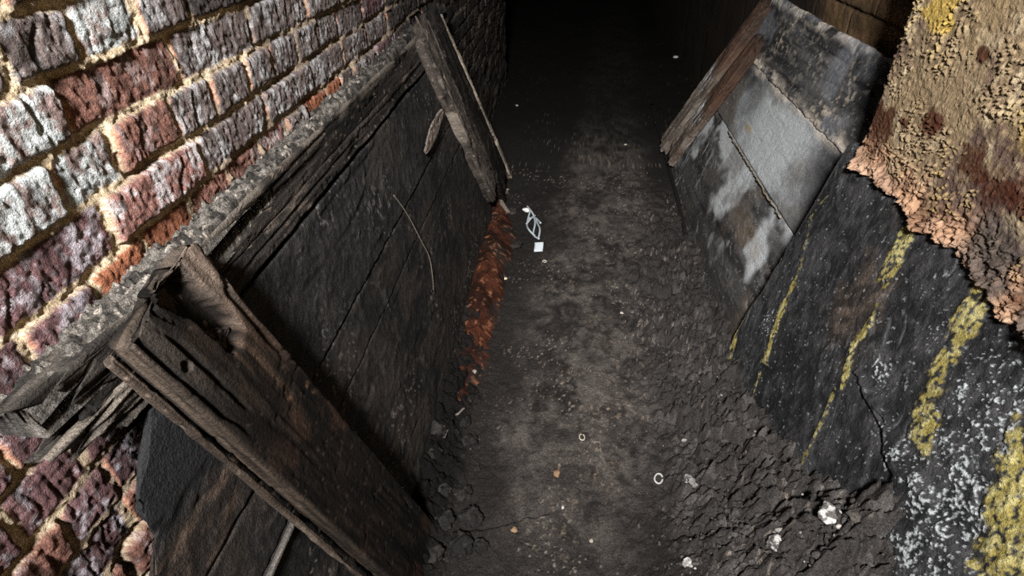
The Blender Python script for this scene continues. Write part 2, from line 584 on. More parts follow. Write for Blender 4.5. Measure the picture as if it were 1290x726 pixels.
def build_floor():
    ys = np.concatenate([np.arange(-1.6, .3, .06), graded(.32, 3.6, .0038, .9), np.arange(3.63, 12, .05)])
    xs = np.concatenate([np.arange(-2.2, -.66, .1), np.arange(-.65, -.46, .012), np.arange(-.455, .86, .0038), np.arange(.87, 1.3, .02)])
    X, Y = np.meshgrid(xs, ys, indexing='ij')
    h = floor_h(X, Y)
    near = ss(4.2, 2.4, Y)
    grit = fbm(X * 110, Y * 110, 0, 3, 211)
    small = fbm(X * 42, Y * 42, 0, 3, 212)
    rub = np.clip(ss(.27, .45, X + .09 * fbm(X * 5, Y * 4, 0, 3, 213)) * ss(2.5, 1.8, Y), 0, 1)
    rub = np.maximum(rub, .75 * ss(.30, .5, X + .06 * fbm(X * 6, Y * 5, 0, 2, 214)) * ss(3.6, 2.4, Y))
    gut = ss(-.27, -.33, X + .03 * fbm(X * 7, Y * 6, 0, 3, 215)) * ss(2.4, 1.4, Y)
    wx, wy_ = X + .02 * fbm(X * 22, Y * 22, 0, 2, 216), Y + .02 * fbm(X * 22 + 9, Y * 22, 0, 2, 217)
    f1, f2, cid = voro(wx * 21, wy_ * 21, 3)
    g1, g2, gid = voro(wx * 46, wy_ * 46, 4)
    b1, b2, bid = voro(wx * 8.5, wy_ * 8.5, 6)
    rough3 = ridge(wx * 30, wy_ * 30, 0, 3, 240)
    clod = (.016 * ss(0, .42, f2 - f1) * (.4 + cid) + .007 * ss(0, .5, g2 - g1) * (.3 + gid) + .030 * ss(0, .22, b2 - b1) * (.35 + bid)
            + .005 * grit + .020 * (rough3 - .55) + .014 * fbm(X * 24, Y * 24, 0, 3, 241))
    h = h + near * (.0022 * grit + .0035 * small)
    h = h + rub * (1.4 * clod + .004 * fbm(X * 75, Y * 75, 0, 3, 254) - .034) + gut * (1.1 * clod - .012)
    # a few long cracks in the trodden crust
    ck = np.zeros(X.shape)
    for pl in ([(590, 668), (618, 662), (650, 655), (690, 645)], [(795, 470), (815, 458), (840, 440), (858, 432)], [(860, 610), (905, 605), (960, 612), (1010, 628)],
               [(880, 700), (890, 660), (915, 640), (1000, 645)], [(842, 300), (848, 330), (862, 360), (860, 400)]):
        pts = [tuple(on_floor(*p, z=float(floor_h(*on_floor(*p)[:2])))[:2]) for p in pl]
        dd, _ = polydist(X + .006 * fbm(X * 40, Y * 40, 0, 2, 230), Y + .006 * fbm(X * 40 + 7, Y * 40, 0, 2, 231), pts)
        ck = np.maximum(ck, ss(.010, .002, dd))
    h = h - .014 * ck
    # colour
    path = ss(.34, .12, np.abs(X - .06 - .07 * (Y - 1)) + .08 * fbm(X * 4, Y * 3, 0, 3, 221)) * ss(.7, 1.25, Y)
    C = mix((.020, .0178, .0168), (.070, .0615, .056), path * ss(-.9, .8, .8 * fbm(X * 7, Y * 6, 0, 4, 222) + .8 * fbm(X * 45, Y * 40, 0, 3, 253)))
    dust = ss(.0, .6, fbm(X * 18, Y * 12, 0, 4, 223) + .35 * fbm(X * 70, Y * 55, 0, 3, 252)) * path
    C = mix(C, (.135, .118, .104), .42 * dust)
    C = mix(C, (.017, .0145, .0138), ss(.1, .7, fbm(X * 11 + 3, Y * 11, 0, 4, 224)) * .6)
    C = mix(C, (.043, .039, .037), rub * .85)
    C = mix(C, (.105, .096, .091), rub * .6 * ss(.1, .6, fbm(X * 30, Y * 30, 0, 3, 225)))
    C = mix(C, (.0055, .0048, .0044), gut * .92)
    red = ss(.085, .03, np.abs(X + .33 + .02 * fbm(X * 6, Y * 6, 0, 2, 226))) * ss(1.35, 1.6, Y) * ss(2.85, 2.6, Y)
    speck = ss(.66, .82, fbm(X * 115, Y * 115, 0, 2, 227)) * ss(-.1, .4, fbm(X * 6, Y * 5, 0, 3, 228)) * (1 - gut)
    C = mix(C, (.28, .235, .195), .6 * speck)
    tan_ = ss(.45, .75, fbm(X * 90, Y * 60, 0, 3, 229)) * path * ss(-.1, .4, fbm(X * 7 + 5, Y * 5, 0, 3, 251))
    C = mix(C, (.24, .18, .135), .45 * tan_)
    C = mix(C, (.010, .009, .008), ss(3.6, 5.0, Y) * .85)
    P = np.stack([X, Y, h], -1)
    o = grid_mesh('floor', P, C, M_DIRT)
    o['kind'] = 'structure'


build_floor()


# ------------------------------------------------------------------ right: recess brick wall, plastered pillar
def brick_block_wall():
    XW = 1.16
    ys = np.concatenate([np.arange(1.6, 4.6, .008), np.arange(4.64, 11.7, .05)])
    zs = np.concatenate([np.arange(0, .9, .05), np.arange(.9, 1.6, .006), np.arange(1.62, 2.46, .04)])
    Y, Z = np.meshgrid(ys, zs, indexing='ij')
    rr = np.floor((Z - 1.115) / .125)
    yy = (Y - 2.55) / .42 + .5 * (rr % 2)
    fy = yy - np.floor(yy)
    fz = (Z - 1.115) / .125 - rr
    d = np.minimum(np.minimum(fy, 1 - fy) * .42, np.minimum(fz, 1 - fz) * .125) + .002 * fbm(Y * 40, Z * 40, 0, 2, 301)
    f = ss(.001, .009, d)
    h = -.012 * (1 - f) + .004 * fbm(Y * 20, Z * 20, 0, 4, 302)
    C = mix((.09, .058, .032), (.20, .12, .065), ss(-.5, .5, fbm(Y * 5, Z * 9, 0, 4, 303)))
    C = mix(C, (.16, .11, .04), .4 * ss(.2, .6, fbm(Y * 12, Z * 12, 0, 3, 304)))
    C = mix(C, (.012, .010, .009), .93 * ss(2.7, 3.3, Y + .2 * fbm(Y * 3, Z * 3, 0, 2, 305)))  # shade beyond the right post painted into the far brick colour
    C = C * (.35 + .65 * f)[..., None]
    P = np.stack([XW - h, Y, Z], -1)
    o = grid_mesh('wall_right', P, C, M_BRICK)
    o['kind'] = 'structure'


brick_block_wall()


def pillar():
    x0, yc = .87, 1.735
    # s runs along the face towards the corner (s = yc - y reversed), then round the corner into the recess
    s_face = np.concatenate([np.arange(-1.6, .56, .05), np.arange(.58, yc + .012, .0028)])
    ext = np.arange(.01, .36, .012)
    S = np.concatenate([s_face, yc + .012 + ext])
    zs = np.concatenate([np.arange(.0, .74, .05), np.arange(.75, 1.40, .0028), np.arange(1.44, 2.46, .04)])
    SS, Z = np.meshgrid(S, zs, indexing='ij')
    wav = .007 * fbm(Z * 7, Z * 0 + 2, 0, 3, 311) + .009 * fbm(Z * 30, Z * 0 + 5, 0, 2, 312)
    corner = yc + wav * .5
    lo = fbm(SS * 13, Z * 13, 0, 4, 313)
    c1, c2, cid = voro(SS * 105 + .9 * vn(SS * 60, Z * 60, 0, 1), Z * 105 + .9 * vn(SS * 60 + 4, Z * 60, 0, 2), 8)
    crumb = ss(.55, .2, c1) * (cid > .58) * (.2 + cid)
    crumbm = .25 + .75 * ss(-.2, .3, fbm(SS * 8, Z * 9, 0, 4, 314) + .1)
    grain = fbm(SS * 90, Z * 90, 0, 3, 315)
    # ragged lower lip
    lip = .868 + .016 * fbm(SS * 7, SS * 0 + 1, 0, 3, 316) + .014 * fbm(SS * 34, Z * 9, 0, 3, 317) - .015 * ss(1.35, .95, SS)
    band = ss(.17, .02, Z - lip) * ss(-.012, .004, Z - lip)
    worm = ridge(SS * 42 + 1.1 * vn(SS * 26, Z * 26, 0, 318), Z * 50 + 1.1 * vn(SS * 26 + 7, Z * 26, 0, 342), 0, 3, 319)
    h = .0024 * lo + .0062 * crumb * crumbm + .0014 * grain + .0012 * fbm(SS * 45, Z * 45, 0, 3, 343)
    h = h + band * (.009 * (worm - .6) * 2 + .004 * fbm(SS * 70, Z * 70, 0, 2, 340) + .022 * ss(.05, .0, Z - lip) * (.5 + ss(-.4, .4, fbm(SS * 11, Z * 9, 0, 3, 341))))
    below = ss(.004, -.010, Z - lip)
    h = h * (1 - below) + below * (-.055)
    d = SS - corner
    xr = x0 - h
    P = np.where((d < 0)[..., None], np.stack([xr, SS, Z], -1),
                 np.stack([x0 + .0 + d - h * 0, corner + .004 * lo, Z], -1))
    # softened arris
    ar = ss(.02, 0, np.abs(d))
    P[..., 0] += .006 * ar * (1 + lo)
    # colour
    tone = fbm(SS * 5, Z * 4, 0, 4, 321)
    C = mix((.225, .165, .10), (.095, .062, .05), ss(-.25, .35, tone + .3 * fbm(SS * 30, Z * 30, 0, 3, 346)))
    C = mix(C, (.40, .32, .21), ss(.1, .6, fbm(SS * 22, Z * 22, 0, 3, 322)) * .6)
    C = mix(C, (.40, .295, .125), .75 * crumb * crumbm * ss(-.2, .3, fbm(SS * 7 + 4, Z * 7, 0, 2, 323)))
    C = mix(C, (.36, .25, .065), .6 * ss(.12, .4, fbm(SS * 5 + 2, Z * 3, 0, 3, 324)) * ss(1.55, 1.0, SS))
    # the bare yellow patch at the top of the arris
    p1, p2 = on_x(1190, 0, x0), on_x(1200, 40, x0)
    dy = np.abs(SS - (p1[1] + .0)) / .075 + .3 * vn(SS * 40, Z * 40, 0, 325)
    dz = (p2[2] - Z) / .03 + .5 * vn(SS * 30, Z * 30, 0, 326)
    pat = ss(1., .75, dy) * ss(.4, -.2, dz)
    C = mix(C, (.40, .275, .07), .9 * pat)
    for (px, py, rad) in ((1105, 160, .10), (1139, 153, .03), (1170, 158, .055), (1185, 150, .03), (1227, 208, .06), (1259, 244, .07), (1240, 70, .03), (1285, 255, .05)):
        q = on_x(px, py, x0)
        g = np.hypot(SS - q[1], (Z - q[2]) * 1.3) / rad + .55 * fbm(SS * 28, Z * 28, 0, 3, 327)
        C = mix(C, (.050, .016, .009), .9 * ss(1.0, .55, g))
    rust = ss(.13, .03, Z - lip + .03 * fbm(SS * 10, Z * 10, 0, 3, 328))
    C = mix(C, mix((.36, .21, .13), (.10, .045, .026), ss(-.2, .4, fbm(SS * 26, Z * 26, 0, 3, 329))), .85 * rust)
    C = mix(C, (.05, .02, .012), .7 * rust * ss(.05, .4, fbm(SS * 9 + 3, Z * 12, 0, 3, 330)) * ss(.0, .04, Z - lip))
    C = mix(C, (.40, .265, .19), .75 * ss(.06, .005, Z - lip) * ss(-.5, .2, fbm(SS * 14, Z * 20, 0, 3, 344)) * ss(-.02, .0, Z - lip) * ss(.2, .75, worm))
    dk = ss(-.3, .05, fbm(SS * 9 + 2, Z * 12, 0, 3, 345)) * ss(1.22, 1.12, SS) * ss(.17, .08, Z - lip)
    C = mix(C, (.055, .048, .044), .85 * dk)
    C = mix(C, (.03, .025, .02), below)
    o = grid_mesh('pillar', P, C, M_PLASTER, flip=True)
    o['kind'] = 'structure'


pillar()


def slab(name, lo, hi, color, mat=M_DIRT):
    x = np.linspace(lo[0], hi[0], 40)
    y = np.linspace(lo[1], hi[1], 60)
    X, Y = np.meshgrid(x, y, indexing='ij')
    Z = lo[2] + .02 * fbm(X * 2, Y * 2, 0, 3, 5)
    n = X.size
    V = np.concatenate([np.stack([X, Y, Z], -1).reshape(-1, 3), np.stack([X, Y, Z * 0 + hi[2]], -1).reshape(-1, 3)])
    i = np.arange(n).reshape(40, 60)
    F = [quads(40, 60, True), quads(40, 60) + n]
    for a in (i[0], i[-1], i[:, 0], i[:, -1]):
        F.append(np.stack([a[:-1], a[1:], a[1:] + n, a[:-1] + n], -1))
    o = link_mesh(name, V, F, np.broadcast_to(np.asarray(color, float), V.shape), mat)
    o['kind'] = 'structure'
    return o


slab('ceiling', (-2.4, 1.1, 2.44), (1.5, 11.8, 2.6), (.03, .027, .025))


def back_wall():
    x = np.arange(-2.4, 1.4, .03)
    z = np.arange(0, 2.5, .03)
    X, Z = np.meshgrid(x, z, indexing='ij')
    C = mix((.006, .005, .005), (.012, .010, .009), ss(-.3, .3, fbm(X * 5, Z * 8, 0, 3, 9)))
    o = grid_mesh('wall_back', np.stack([X, 11.6 + .015 * fbm(X * 9, Z * 9, 0, 3, 10), Z], -1), C, M_BRICK, flip=True)
    o['kind'] = 'structure'
    y = np.arange(5.6, 11.7, .05)
    Y, Z = np.meshgrid(y, z, indexing='ij')
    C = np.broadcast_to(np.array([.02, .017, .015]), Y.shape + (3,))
    o = grid_mesh('wall_side_passage', np.stack([-2.2 + .015 * fbm(Y * 9, Z * 9, 0, 3, 10), Y, Z], -1), C, M_BRICK, flip=True)
    o['kind'] = 'structure'


back_wall()

# ================================================================== LEFT: timber lining
PA, PB = np.array([-.535, 0, 1.0]), np.array([-.385, 0, 0.])
PD = (PB - PA) / np.linalg.norm(PB - PA)               # down the slope
PN = np.array([-PD[2], 0, PD[0]])                       # out of the lining, into the passage
YU = np.array([0, 1., 0])


def lp(y, s, off=0.):
    return PA + PD * s + PN * off + YU * y


def wood_fn(seed, dark=(.020, .018, .017), light=(.075, .060, .05), amp=.0025, grain=70, crack=.006, extra=None, ends=None, worn=(.16, .125, .10), wornamt=.5):
    def fn(u, w, t, face):
        q = w * 1. + t * .8
        g = fbm(u * 3.5, q * grain, 0, 4, seed)
        lo = fbm(u * 4, q * 12, 0, 3, seed + 5)
        ck = ss(.83, .96, ridge(u * 1.6 + .3 * vn(u * 5, q * 9, 0, seed + 3), q * 26, 0, 2, seed + 9))
        pit = ss(.5, .75, fbm(u * 45, q * 60, 0, 2, seed + 11))
        d = amp * .7 * g + amp * .45 * lo + amp * .5 * fbm(u * 30, q * 130, 0, 2, seed + 4) - crack * ck - amp * pit
        c = mix(dark, light, ss(-.5, .8, g * .6 + lo * .6))
        c = mix(c, worn, wornamt * ss(.25, .8, fbm(u * 9, q * 40, 0, 4, seed + 13)))
        c = mix(c, np.asarray(dark) * .35, .85 * ck)
        sp = ss(.66, .8, fbm(u * 85, q * 85, 0, 2, seed + 15))
        c = mix(c, np.asarray(worn) * 1.3, .45 * sp)
        if extra:
            d, c = extra(u, w, t, face, d, c)
        return d, c
    return fn


def ragged(seed, a, f=18, fine=.35):
    def e(w, t):
        return a * np.clip(.5 + .75 * fbm(w * f, t * f * 1.2, 0, 2, seed) + fine * vn(w * 120, t * 120, 0, seed + 1), 0, 1.6)
    return e


def sheet_fn(seed, dark, light, amp, extra):
    def fn(u, w, t, face):
        lo = fbm(u * 7, w * 9, 0, 4, seed)
        mid = fbm(u * 26, w * 34, 0, 4, seed + 1)
        fine = fbm(u * 80, w * 80, 0, 2, seed + 2)
        d = amp * (.8 * lo + .7 * mid + .5 * fine)
        sc = ss(.84, .95, ridge(u * 2.2 + .4 * vn(u * 6, w * 8, 0, seed + 3), w * 16, 0, 2, seed + 9)) * ss(.0, .4, fbm(u * 3, w * 5, 0, 2, seed + 7))
        d = d - amp * 1.2 * sc
        c = mix(dark, light, ss(-.5, .7, .5 * lo + .4 * mid + .3 * fine))
        c = mix(c, np.asarray(dark) * .4, .6 * sc)
        sp = ss(.52, .68, fbm(u * 105, w * 95, 0, 2, seed + 15)) * ss(-.05, .4, fbm(u * 6, w * 6, 0, 3, seed + 16))
        c = mix(c, np.asarray(light) * 7, .6 * sp)
        return extra(u, w, t, face, d, c)
    return fn


YEND = 2.62
# the long rail along the wall
rail_y0 = .365


def rail_extra(u, w, t, face, d, c):
    # w up, t out
    y = u + rail_y0
    edge = ss(.030, .0, .0375 - w) * ss(.0, .5, fbm(u * 10, t * 40, 0, 3, 905) + .35)
    c = mix(c, (.14, .12, .10), .5 * edge)
    rot = ss(.16, .02, u + .04 * vn(w * 60, t * 60, 0, 906))
    d = d + rot * (.0035 * fbm(u * 18, (w + t) * 110, 0, 3, 907) - .002 - .007 * ss(.9, 1., ridge(u * 5, (w + t) * 30, 0, 2, 908)))
    c = mix(c, mix((.012, .011, .010), (.075, .066, .060), ss(-.2, .6, fbm(u * 12, (w + t) * 110, 0, 3, 909))), .8 * rot)
    return d, c


RZ0, RZ1 = 1.030, 1.112
board('timber_rail', (-.566, rail_y0, (RZ0 + RZ1) / 2), YU, (-.03, 0, 1), (1, 0, .03), 2.23 - rail_y0 + .12, RZ1 - RZ0, .05,
      wood_fn(901, (.010, .009, .0085), (.034, .029, .026), .002, 60, .004, rail_extra, wornamt=.2), M_WOOD,
      du=.005, dw=.004, e0=lambda w, t: .20 * np.clip(.45 - w * 8 + .8 * fbm(w * 26, t * 40, 0, 2, 910) + .3 * vn(w * 150, t * 150, 0, 911), 0, 1.2) * 0.75, rc=.006)
rail = bpy.data.objects['timber_rail']
tag(rail, 'long black timber rail along the brick wall with a rotted splintered near end', 'rail')

# planks of the sloping lining
lining = thing('timber_lining', 'sloping lining of wide sooty black planks between the brick wall and the floor', 'wall lining', tuple(lp(1.5, 1.0)))


def plank(s0, s1, y0, y1, T, fn, seed, e0=None, e1=None, off=0., du=.006, dw=.006, label=None):
    return board('plank', lp(y0, (s0 + s1) / 2, off - T / 2), YU, PD, PN, y1 - y0, s1 - s0 - .004, T, fn, M_TAR, lining, du=du, dw=dw, e0=e0, e1=e1, label=label, cap_seed=seed)


def splint_extra(u, w, t, face, d, c):
    rot = ss(.30, .16, u)
    st = fbm(u * 9, w * 190 + t * 60, 0, 3, 921)
    hole = ss(.62, .85, ridge(u * 7, w * 42, 0, 2, 922)) * rot
    d = d + rot * (.0035 * st) - .010 * hole
    c = mix(c, mix((.030, .026, .022), (.14, .118, .098), ss(-.3, .5, st)), .85 * rot)
    c = mix(c, (.012, .010, .009), .9 * hole)
    return d, c


plank(-.045, .006, .36, YEND, .045, wood_fn(920, (.010, .009, .0085), (.030, .025, .022), .0025, 70, .005, splint_extra), 1,
      e0=lambda w, t: .13 * np.clip(.2 + w * 14 + .9 * fbm(w * 40, t * 40, 0, 2, 923) + .3 * vn(w * 160, t * 160, 0, 924), 0, 1.3), off=.004, du=.004, dw=.003,
      label='narrow top plank splintered at its near end')


def panel_extra(u, w, t, face, d, c):
    y, s = u + .30, w + .145
    # dusty skin with pale fibres, smears and a smooth bituminous patch at the broken end
    fib = ss(.80, .93, ridge(u * 17 + 2 * vn(u * 9, w * 9, 0, 931), w * 21, 0, 2, 932)) * ss(-.1, .4, fbm(u * 5, w * 6, 0, 3, 933))
    sm = ss(-.1, .6, fbm(u * 4, w * 7, 0, 4, 934)) * ss(.65, .95, y)
    c = mix(c, (.034, .030, .027), .5 * sm)
    c = mix(c, (.10, .085, .075), .35 * fib * ss(.6, .9, y))
    tar = ss(.66, .60, y) * ss(.385, .405, y + .03 * fbm(s * 20, s * 0, 0, 2, 935) + .0 * s) * ss(.02, .04, s) * ss(.175, .155, s + .02 * fbm(u * 15, w * 15, 0, 2, 936))
    d = d * (1 - .8 * tar) + .003 * tar + .0012 * fib
    c = mix(c, (.0105, .011, .0125), .95 * tar)
    # dry brown rubbed zone below the patch
    dry = ss(.70, .55, y) * ss(.155, .185, s)
    c = mix(c, mix((.018, .014, .012), (.075, .05, .036), ss(0, .6, fbm(u * 14, w * 40, 0, 4, 937))), .7 * dry)
    return d, c


def e_panel(w, t):
    s = w + .145
    return np.clip(np.interp(s, [.01, .03, .055, .09, .125, .15, .17, .20, .24, .28], [.19, .165, .135, .115, .115, .12, .06, .04, .02, .0])
                   + .02 * fbm(w * 30, t * 30, 0, 3, 938), 0, 1)


plank(.014, .278, .30, YEND, .010, sheet_fn(930, (.0085, .0085, .0092), (.024, .022, .0215), .0022, panel_extra), 2, e0=e_panel, du=.0042, dw=.0042,
      label='wide middle plank with a smooth black tarred patch at its broken end')


def low_extra(u, w, t, face, d, c):
    fib = ss(.80, .93, ridge(u * 15 + 2 * vn(u * 9, w * 9, 0, 941), w * 19, 0, 2, 942)) * ss(-.2, .3, fbm(u * 5, w * 6, 0, 3, 943))
    c = mix(c, (.085, .07, .06), .35 * fib)
    br = ss(.0, .5, fbm(u * 6, w * 10, 0, 3, 944))
    c = mix(c, (.032, .025, .02), .5 * br)
    return d + .0012 * fib, c


plank(.281, .408, .30, YEND + .1, .012, sheet_fn(940, (.0085, .0083, .0086), (.025, .022, .0205), .0024, low_extra), 3, off=-.003)
plank(.4075, 1.03, .42, YEND + .25, .028, sheet_fn(950, (.008, .0078, .008), (.025, .0215, .0195), .0026, low_extra), 4, e0=ragged(951, .03), off=-.004)
# pale lath edge below the near post
board('lath', lp(.30, .408, .006), YU, PD, PN, .42, .012, .012, wood_fn(955, (.035, .032, .03), (.11, .10, .09), .0015, 120, .001), M_WOOD, lining, du=.005, dw=.003, label='thin pale lath')

# packed grey dirt on top of the rail, against the bricks
def ledge():
    ys = graded(.38, 2.75, .0032, .8)
    k = np.linspace(0, 1, 34)
    Y, K = np.meshgrid(ys, k, indexing='ij')
    wob = .010 * fbm(Y * 7, Y * 0, 0, 3, 961)
    hz = np.interp(Y, [.36, .42, .5, .62, .8, 1.2, 2.0, 2.75], [1.085, 1.100, 1.110, 1.112, 1.112, 1.112, 1.116, 1.125])
    x0, x1 = AX - .015, -.545 + np.interp(Y, [.36, .6, .9, 2.7], [-.012, .012, .0, -.004])
    X = x0 + (x1 - x0) * K
    prof = np.interp(K, [0, .25, .6, .9, 1], [-.014, .002, .012, .010, -.016])
    g1, g2, gid = voro(X * 75 + vn(X * 60, Y * 60, 0, 1), Y * 75 + vn(X * 60, Y * 60, 0, 2), 12)
    Zt = hz + prof + wob * .6 + (1 - .9 * ss(.75, 1, K)) * (.011 * ss(0, .5, g2 - g1) * gid ** 1.5 + .007 * fbm(X * 60, Y * 60, 0, 3, 962) + .004 * fbm(X * 130, Y * 130, 0, 2, 966) - .005)
    C = mix((.026, .024, .022), (.125, .113, .101), ss(-.5, .6, fbm(X * 75, Y * 65, 0, 4, 963) + .5 * (gid - .5)))
    C = mix(C, (.32, .28, .24), .8 * ss(.62, .75, fbm(X * 110, Y * 110, 0, 2, 964)))
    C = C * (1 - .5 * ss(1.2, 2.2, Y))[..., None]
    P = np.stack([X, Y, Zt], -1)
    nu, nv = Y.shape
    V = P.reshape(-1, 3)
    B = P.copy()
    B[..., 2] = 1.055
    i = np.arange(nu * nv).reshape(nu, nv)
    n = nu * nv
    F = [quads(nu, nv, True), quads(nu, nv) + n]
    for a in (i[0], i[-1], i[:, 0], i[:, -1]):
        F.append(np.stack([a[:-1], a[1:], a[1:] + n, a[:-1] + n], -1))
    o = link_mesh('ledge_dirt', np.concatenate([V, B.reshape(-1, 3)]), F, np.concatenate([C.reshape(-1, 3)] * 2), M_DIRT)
    tag(o, 'ridge of packed grey dirt lying on the rail against the bricks', 'dirt', kind='stuff')


ledge()

# ------------------------------------------------------------------ near post: a wide rotten board with a hollow top
PTOP, PFOOT = lp(.550, -.148, .043), lp(.845, .985, .043)


def near_post():
    t = thing('timber_post', 'wide rotten timber post with a hollow top leaning against the lining, nearest the camera', 'post', tuple(lp(.80, 1.0, .03)))
    U = PFOOT - PTOP
    L = np.linalg.norm(U)
    Wv = np.array([0, 1., 0]) - U / L * (U[1] / L)      # across, +w away from the camera
    Wv /= np.linalg.norm(Wv)
    N = np.cross(Wv, U / L)
    if N[0] < 0:
        N = -N
    Wd = .178
    wf = lambda u: 1 + .24 * np.clip(u / L, 0, 1)

    def extra(u, w, tt, face, d, c):
        fr = (tt > .014) & (face == 0)
        n1 = fbm(u * 14, w * 40, 0, 3, 971)
        # hollow: a slot eaten in from the top between two horns
        cw = .012 + .016 * ss(.0, .13, u)
        half = .030 - .008 * ss(.06, .15, u)
        slot = ss(1.02, .86, np.abs(w - cw) / half + .30 * n1) * ss(.185, .160, u + .02 * n1)
        d = d - slot * .034 * fr
        # old bolt hole
        hole = ss(.008, .0055, np.hypot(u - .105, w + .058)) * fr
        d = d - .025 * hole
        # split along the left edge, and a long seam
        sd = np.abs(w + .078 - .008 * np.sin(u * 6) - .004 * vn(u * 20, u * 0, 0, 972))
        split = ss(.0036, .0014, sd) * ss(.34, .16, u + .05 * n1) * fr
        d = d - .014 * split
        # the right horn is dished and weathered
        horn = ss(.34, .05, u + .10 * n1) * ss(-.005, .03, w - cw + .02)
        d = d + horn * (.004 * fbm(u * 5, w * 130, 0, 3, 973) - .012 * ss(.02, .0, np.abs(w - .062 - .02 * u)) * 0)
        sc = ss(.80, .95, ridge(u * 6 + 1.0 * vn(u * 8, w * 15, 0, 974), w * 16, 0, 2, 975)) * ss(.45, .1, u) * fr
        d = d - .010 * sc
        grey = mix((.09, .072, .062), (.29, .24, .20), ss(-.5, .6, fbm(u * 6, w * 150, 0, 4, 976)))
        c = mix(c, grey, .8 * horn * ss(.22, .10, u + .05 * n1))
        brown = ss(.40, .18, u + .12 * fbm(u * 6, w * 12, 0, 3, 977)) * ss(-.02, .03, w)
        c = mix(c, mix((.012, .008, .006), (.060, .038, .026), ss(-.4, .5, fbm(u * 7, w * 90, 0, 4, 978))), .65 * brown)
        lefth = ss(.30, .05, u) * ss(-.02, -.05, w)
        c = mix(c, mix((.013, .0112, .010), (.048, .040, .034), ss(-.4, .6, fbm(u * 5, w * 120, 0, 4, 979))), .7 * lefth)
        c = mix(c, (.036, .019, .0125), .5 * ss(.12, .5, fbm(u * 8, w * 18, 0, 4, 980)) * ss(.2, .5, u))
        c = mix(c, (.20, .11, .06), .8 * ss(.25, .5, fbm(u * 30, w * 40, 0, 3, 985)) * ss(.05, .02, np.hypot((u - .36) * .6, w - .045)))
        c = mix(c, (.003, .0025, .0022), .95 * np.maximum(np.maximum(ss(.1, .45, slot) * fr, hole), np.maximum(split, .7 * sc)))
        # worn strip down the left arris and its side, its lit brightness painted in
        strip = np.where(face == 3, .8, ss(-.081, -.086, w)) * (.35 + .65 * ss(.9, .3, u))
        c = mix(c, mix((.018, .0132, .0105), (.088, .066, .050), ss(-.4, .5, fbm(u * 6, (w + tt) * 130, 0, 4, 981))), .75 * strip)
        return d, c

    def e0(w, tt):
        return np.clip(.018 + .012 * fbm(w * 30, tt * 30, 0, 2, 982) + .012 * ss(.055, .1, w), 0, .2)

    board('post_board', PTOP, U, Wv, N, L, Wd, .036, wood_fn(970, (.003, .0025, .0022), (.0085, .0064, .0053), .0016, 75, .0025, extra, worn=(.034, .023, .017), wornamt=.3), M_WOOD, t,
          du=.0042, dw=.0036, e0=e0, e1=ragged(983, .01), wfun=wf, rc=.006)
    # thin backing lath seen along the left side
    board('backing_lath', PTOP - Wv * .092 - N * .026 + U / L * .012, U - Wv * .035, Wv, N, L * .98, .012, .012,
          wood_fn(984, (.020, .015, .012), (.072, .054, .042), .002, 120, .003), M_WOOD, t, du=.006, dw=.003, e0=ragged(986, .02), label='thin splintered lath behind the left edge')
    # crumbled wood in the hollow
    lp_ = PTOP + U / L * .150 + Wv * .024 - N * .014
    lump('rot_lump', lp_ - np.array([0, 0, .03]), (.05, .05, .055), 12, (.014, .011, .010), M_WOOD, t, 4, .9, c2=(.06, .05, .046), label='crumbled rotten wood in the hollow')


near_post()


# ------------------------------------------------------------------ far post on the left
def edge_board(name, tl, tr, bl, br, T, fn, mat, parent, lift=0., pl=lp, **kw):
    """a board between four (y, s) corners on a sloping plane"""
    a, b = (np.array(tl) + tr) / 2, (np.array(bl) + br) / 2
    A, B = pl(a[0], a[1], lift), pl(b[0], b[1], lift)
    U = B - A
    L = np.linalg.norm(U)
    W = pl(tr[0], tr[1]) - pl(tl[0], tl[1])
    u = U / L
    W = W - u * (W @ u)
    wt = np.linalg.norm(W)
    W2 = pl(br[0], br[1]) - pl(bl[0], bl[1])
    W2 = W2 - u * (W2 @ u)
    wb = np.linalg.norm(W2)
    W /= wt
    N = np.cross(W, u)
    if N @ (CAM - A) < 0:
        N = -N
    return board(name, A - N * T / 2, U, W, N, L, wt, T, fn, mat, parent, wfun=lambda x: 1 + (wb / wt - 1) * x / L, **kw)


def far_post():
    t = thing('timber_post', 'narrow splintered timber post at the far end of the left lining and rail', 'post', tuple(lp(3.1, 1.0, .02)))

    def ex(u, w, tt, face, d, c):
        pale = ss(.15, .55, fbm(u * 4, w * 45, 0, 4, 991)) * ss(.05, .4, u)
        c = mix(c, mix((.085, .072, .062), (.30, .255, .21), ss(-.3, .5, fbm(u * 5, w * 140, 0, 3, 992))), .75 * pale)
        d = d - .012 * ss(.85, .97, ridge(u * 2, w * 14, 0, 2, 993))
        return d, c
    edge_board('post_board', (2.06, -.15), (2.22, -.14), (2.72, .80), (2.93, .86), .05, wood_fn(990, (.022, .019, .017), (.07, .058, .05), .004, 60, .006, ex, worn=(.20, .165, .135), wornamt=.6), M_WOOD, t,
               lift=.05, du=.007, dw=.005, e0=ragged(994, .05), e1=ragged(995, .08), label='broad weathered board')
    edge_board('post_board', (2.24, -.16), (2.42, -.14), (3.02, .93), (3.38, .99), .045, wood_fn(996, (.007, .006, .0055), (.022, .0185, .016), .004, 60, .006, worn=(.08,.066,.055)), M_WOOD, t,
               lift=.046, du=.008, dw=.006, e0=ragged(997, .05), e1=ragged(998, .05), label='dark inner board')
    edge_board('edge_lath', (2.415, -.14), (2.445, -.13), (3.40, .99), (3.47, 1.0), .035, wood_fn(999, (.12, .10, .082), (.46, .39, .31), .003, 120, .004, worn=(.55, .48, .39), wornamt=.8), M_WOOD, t,
               lift=.05, du=.008, dw=.004, e0=ragged(1000, .05), label='thin pale edge lath')


far_post()

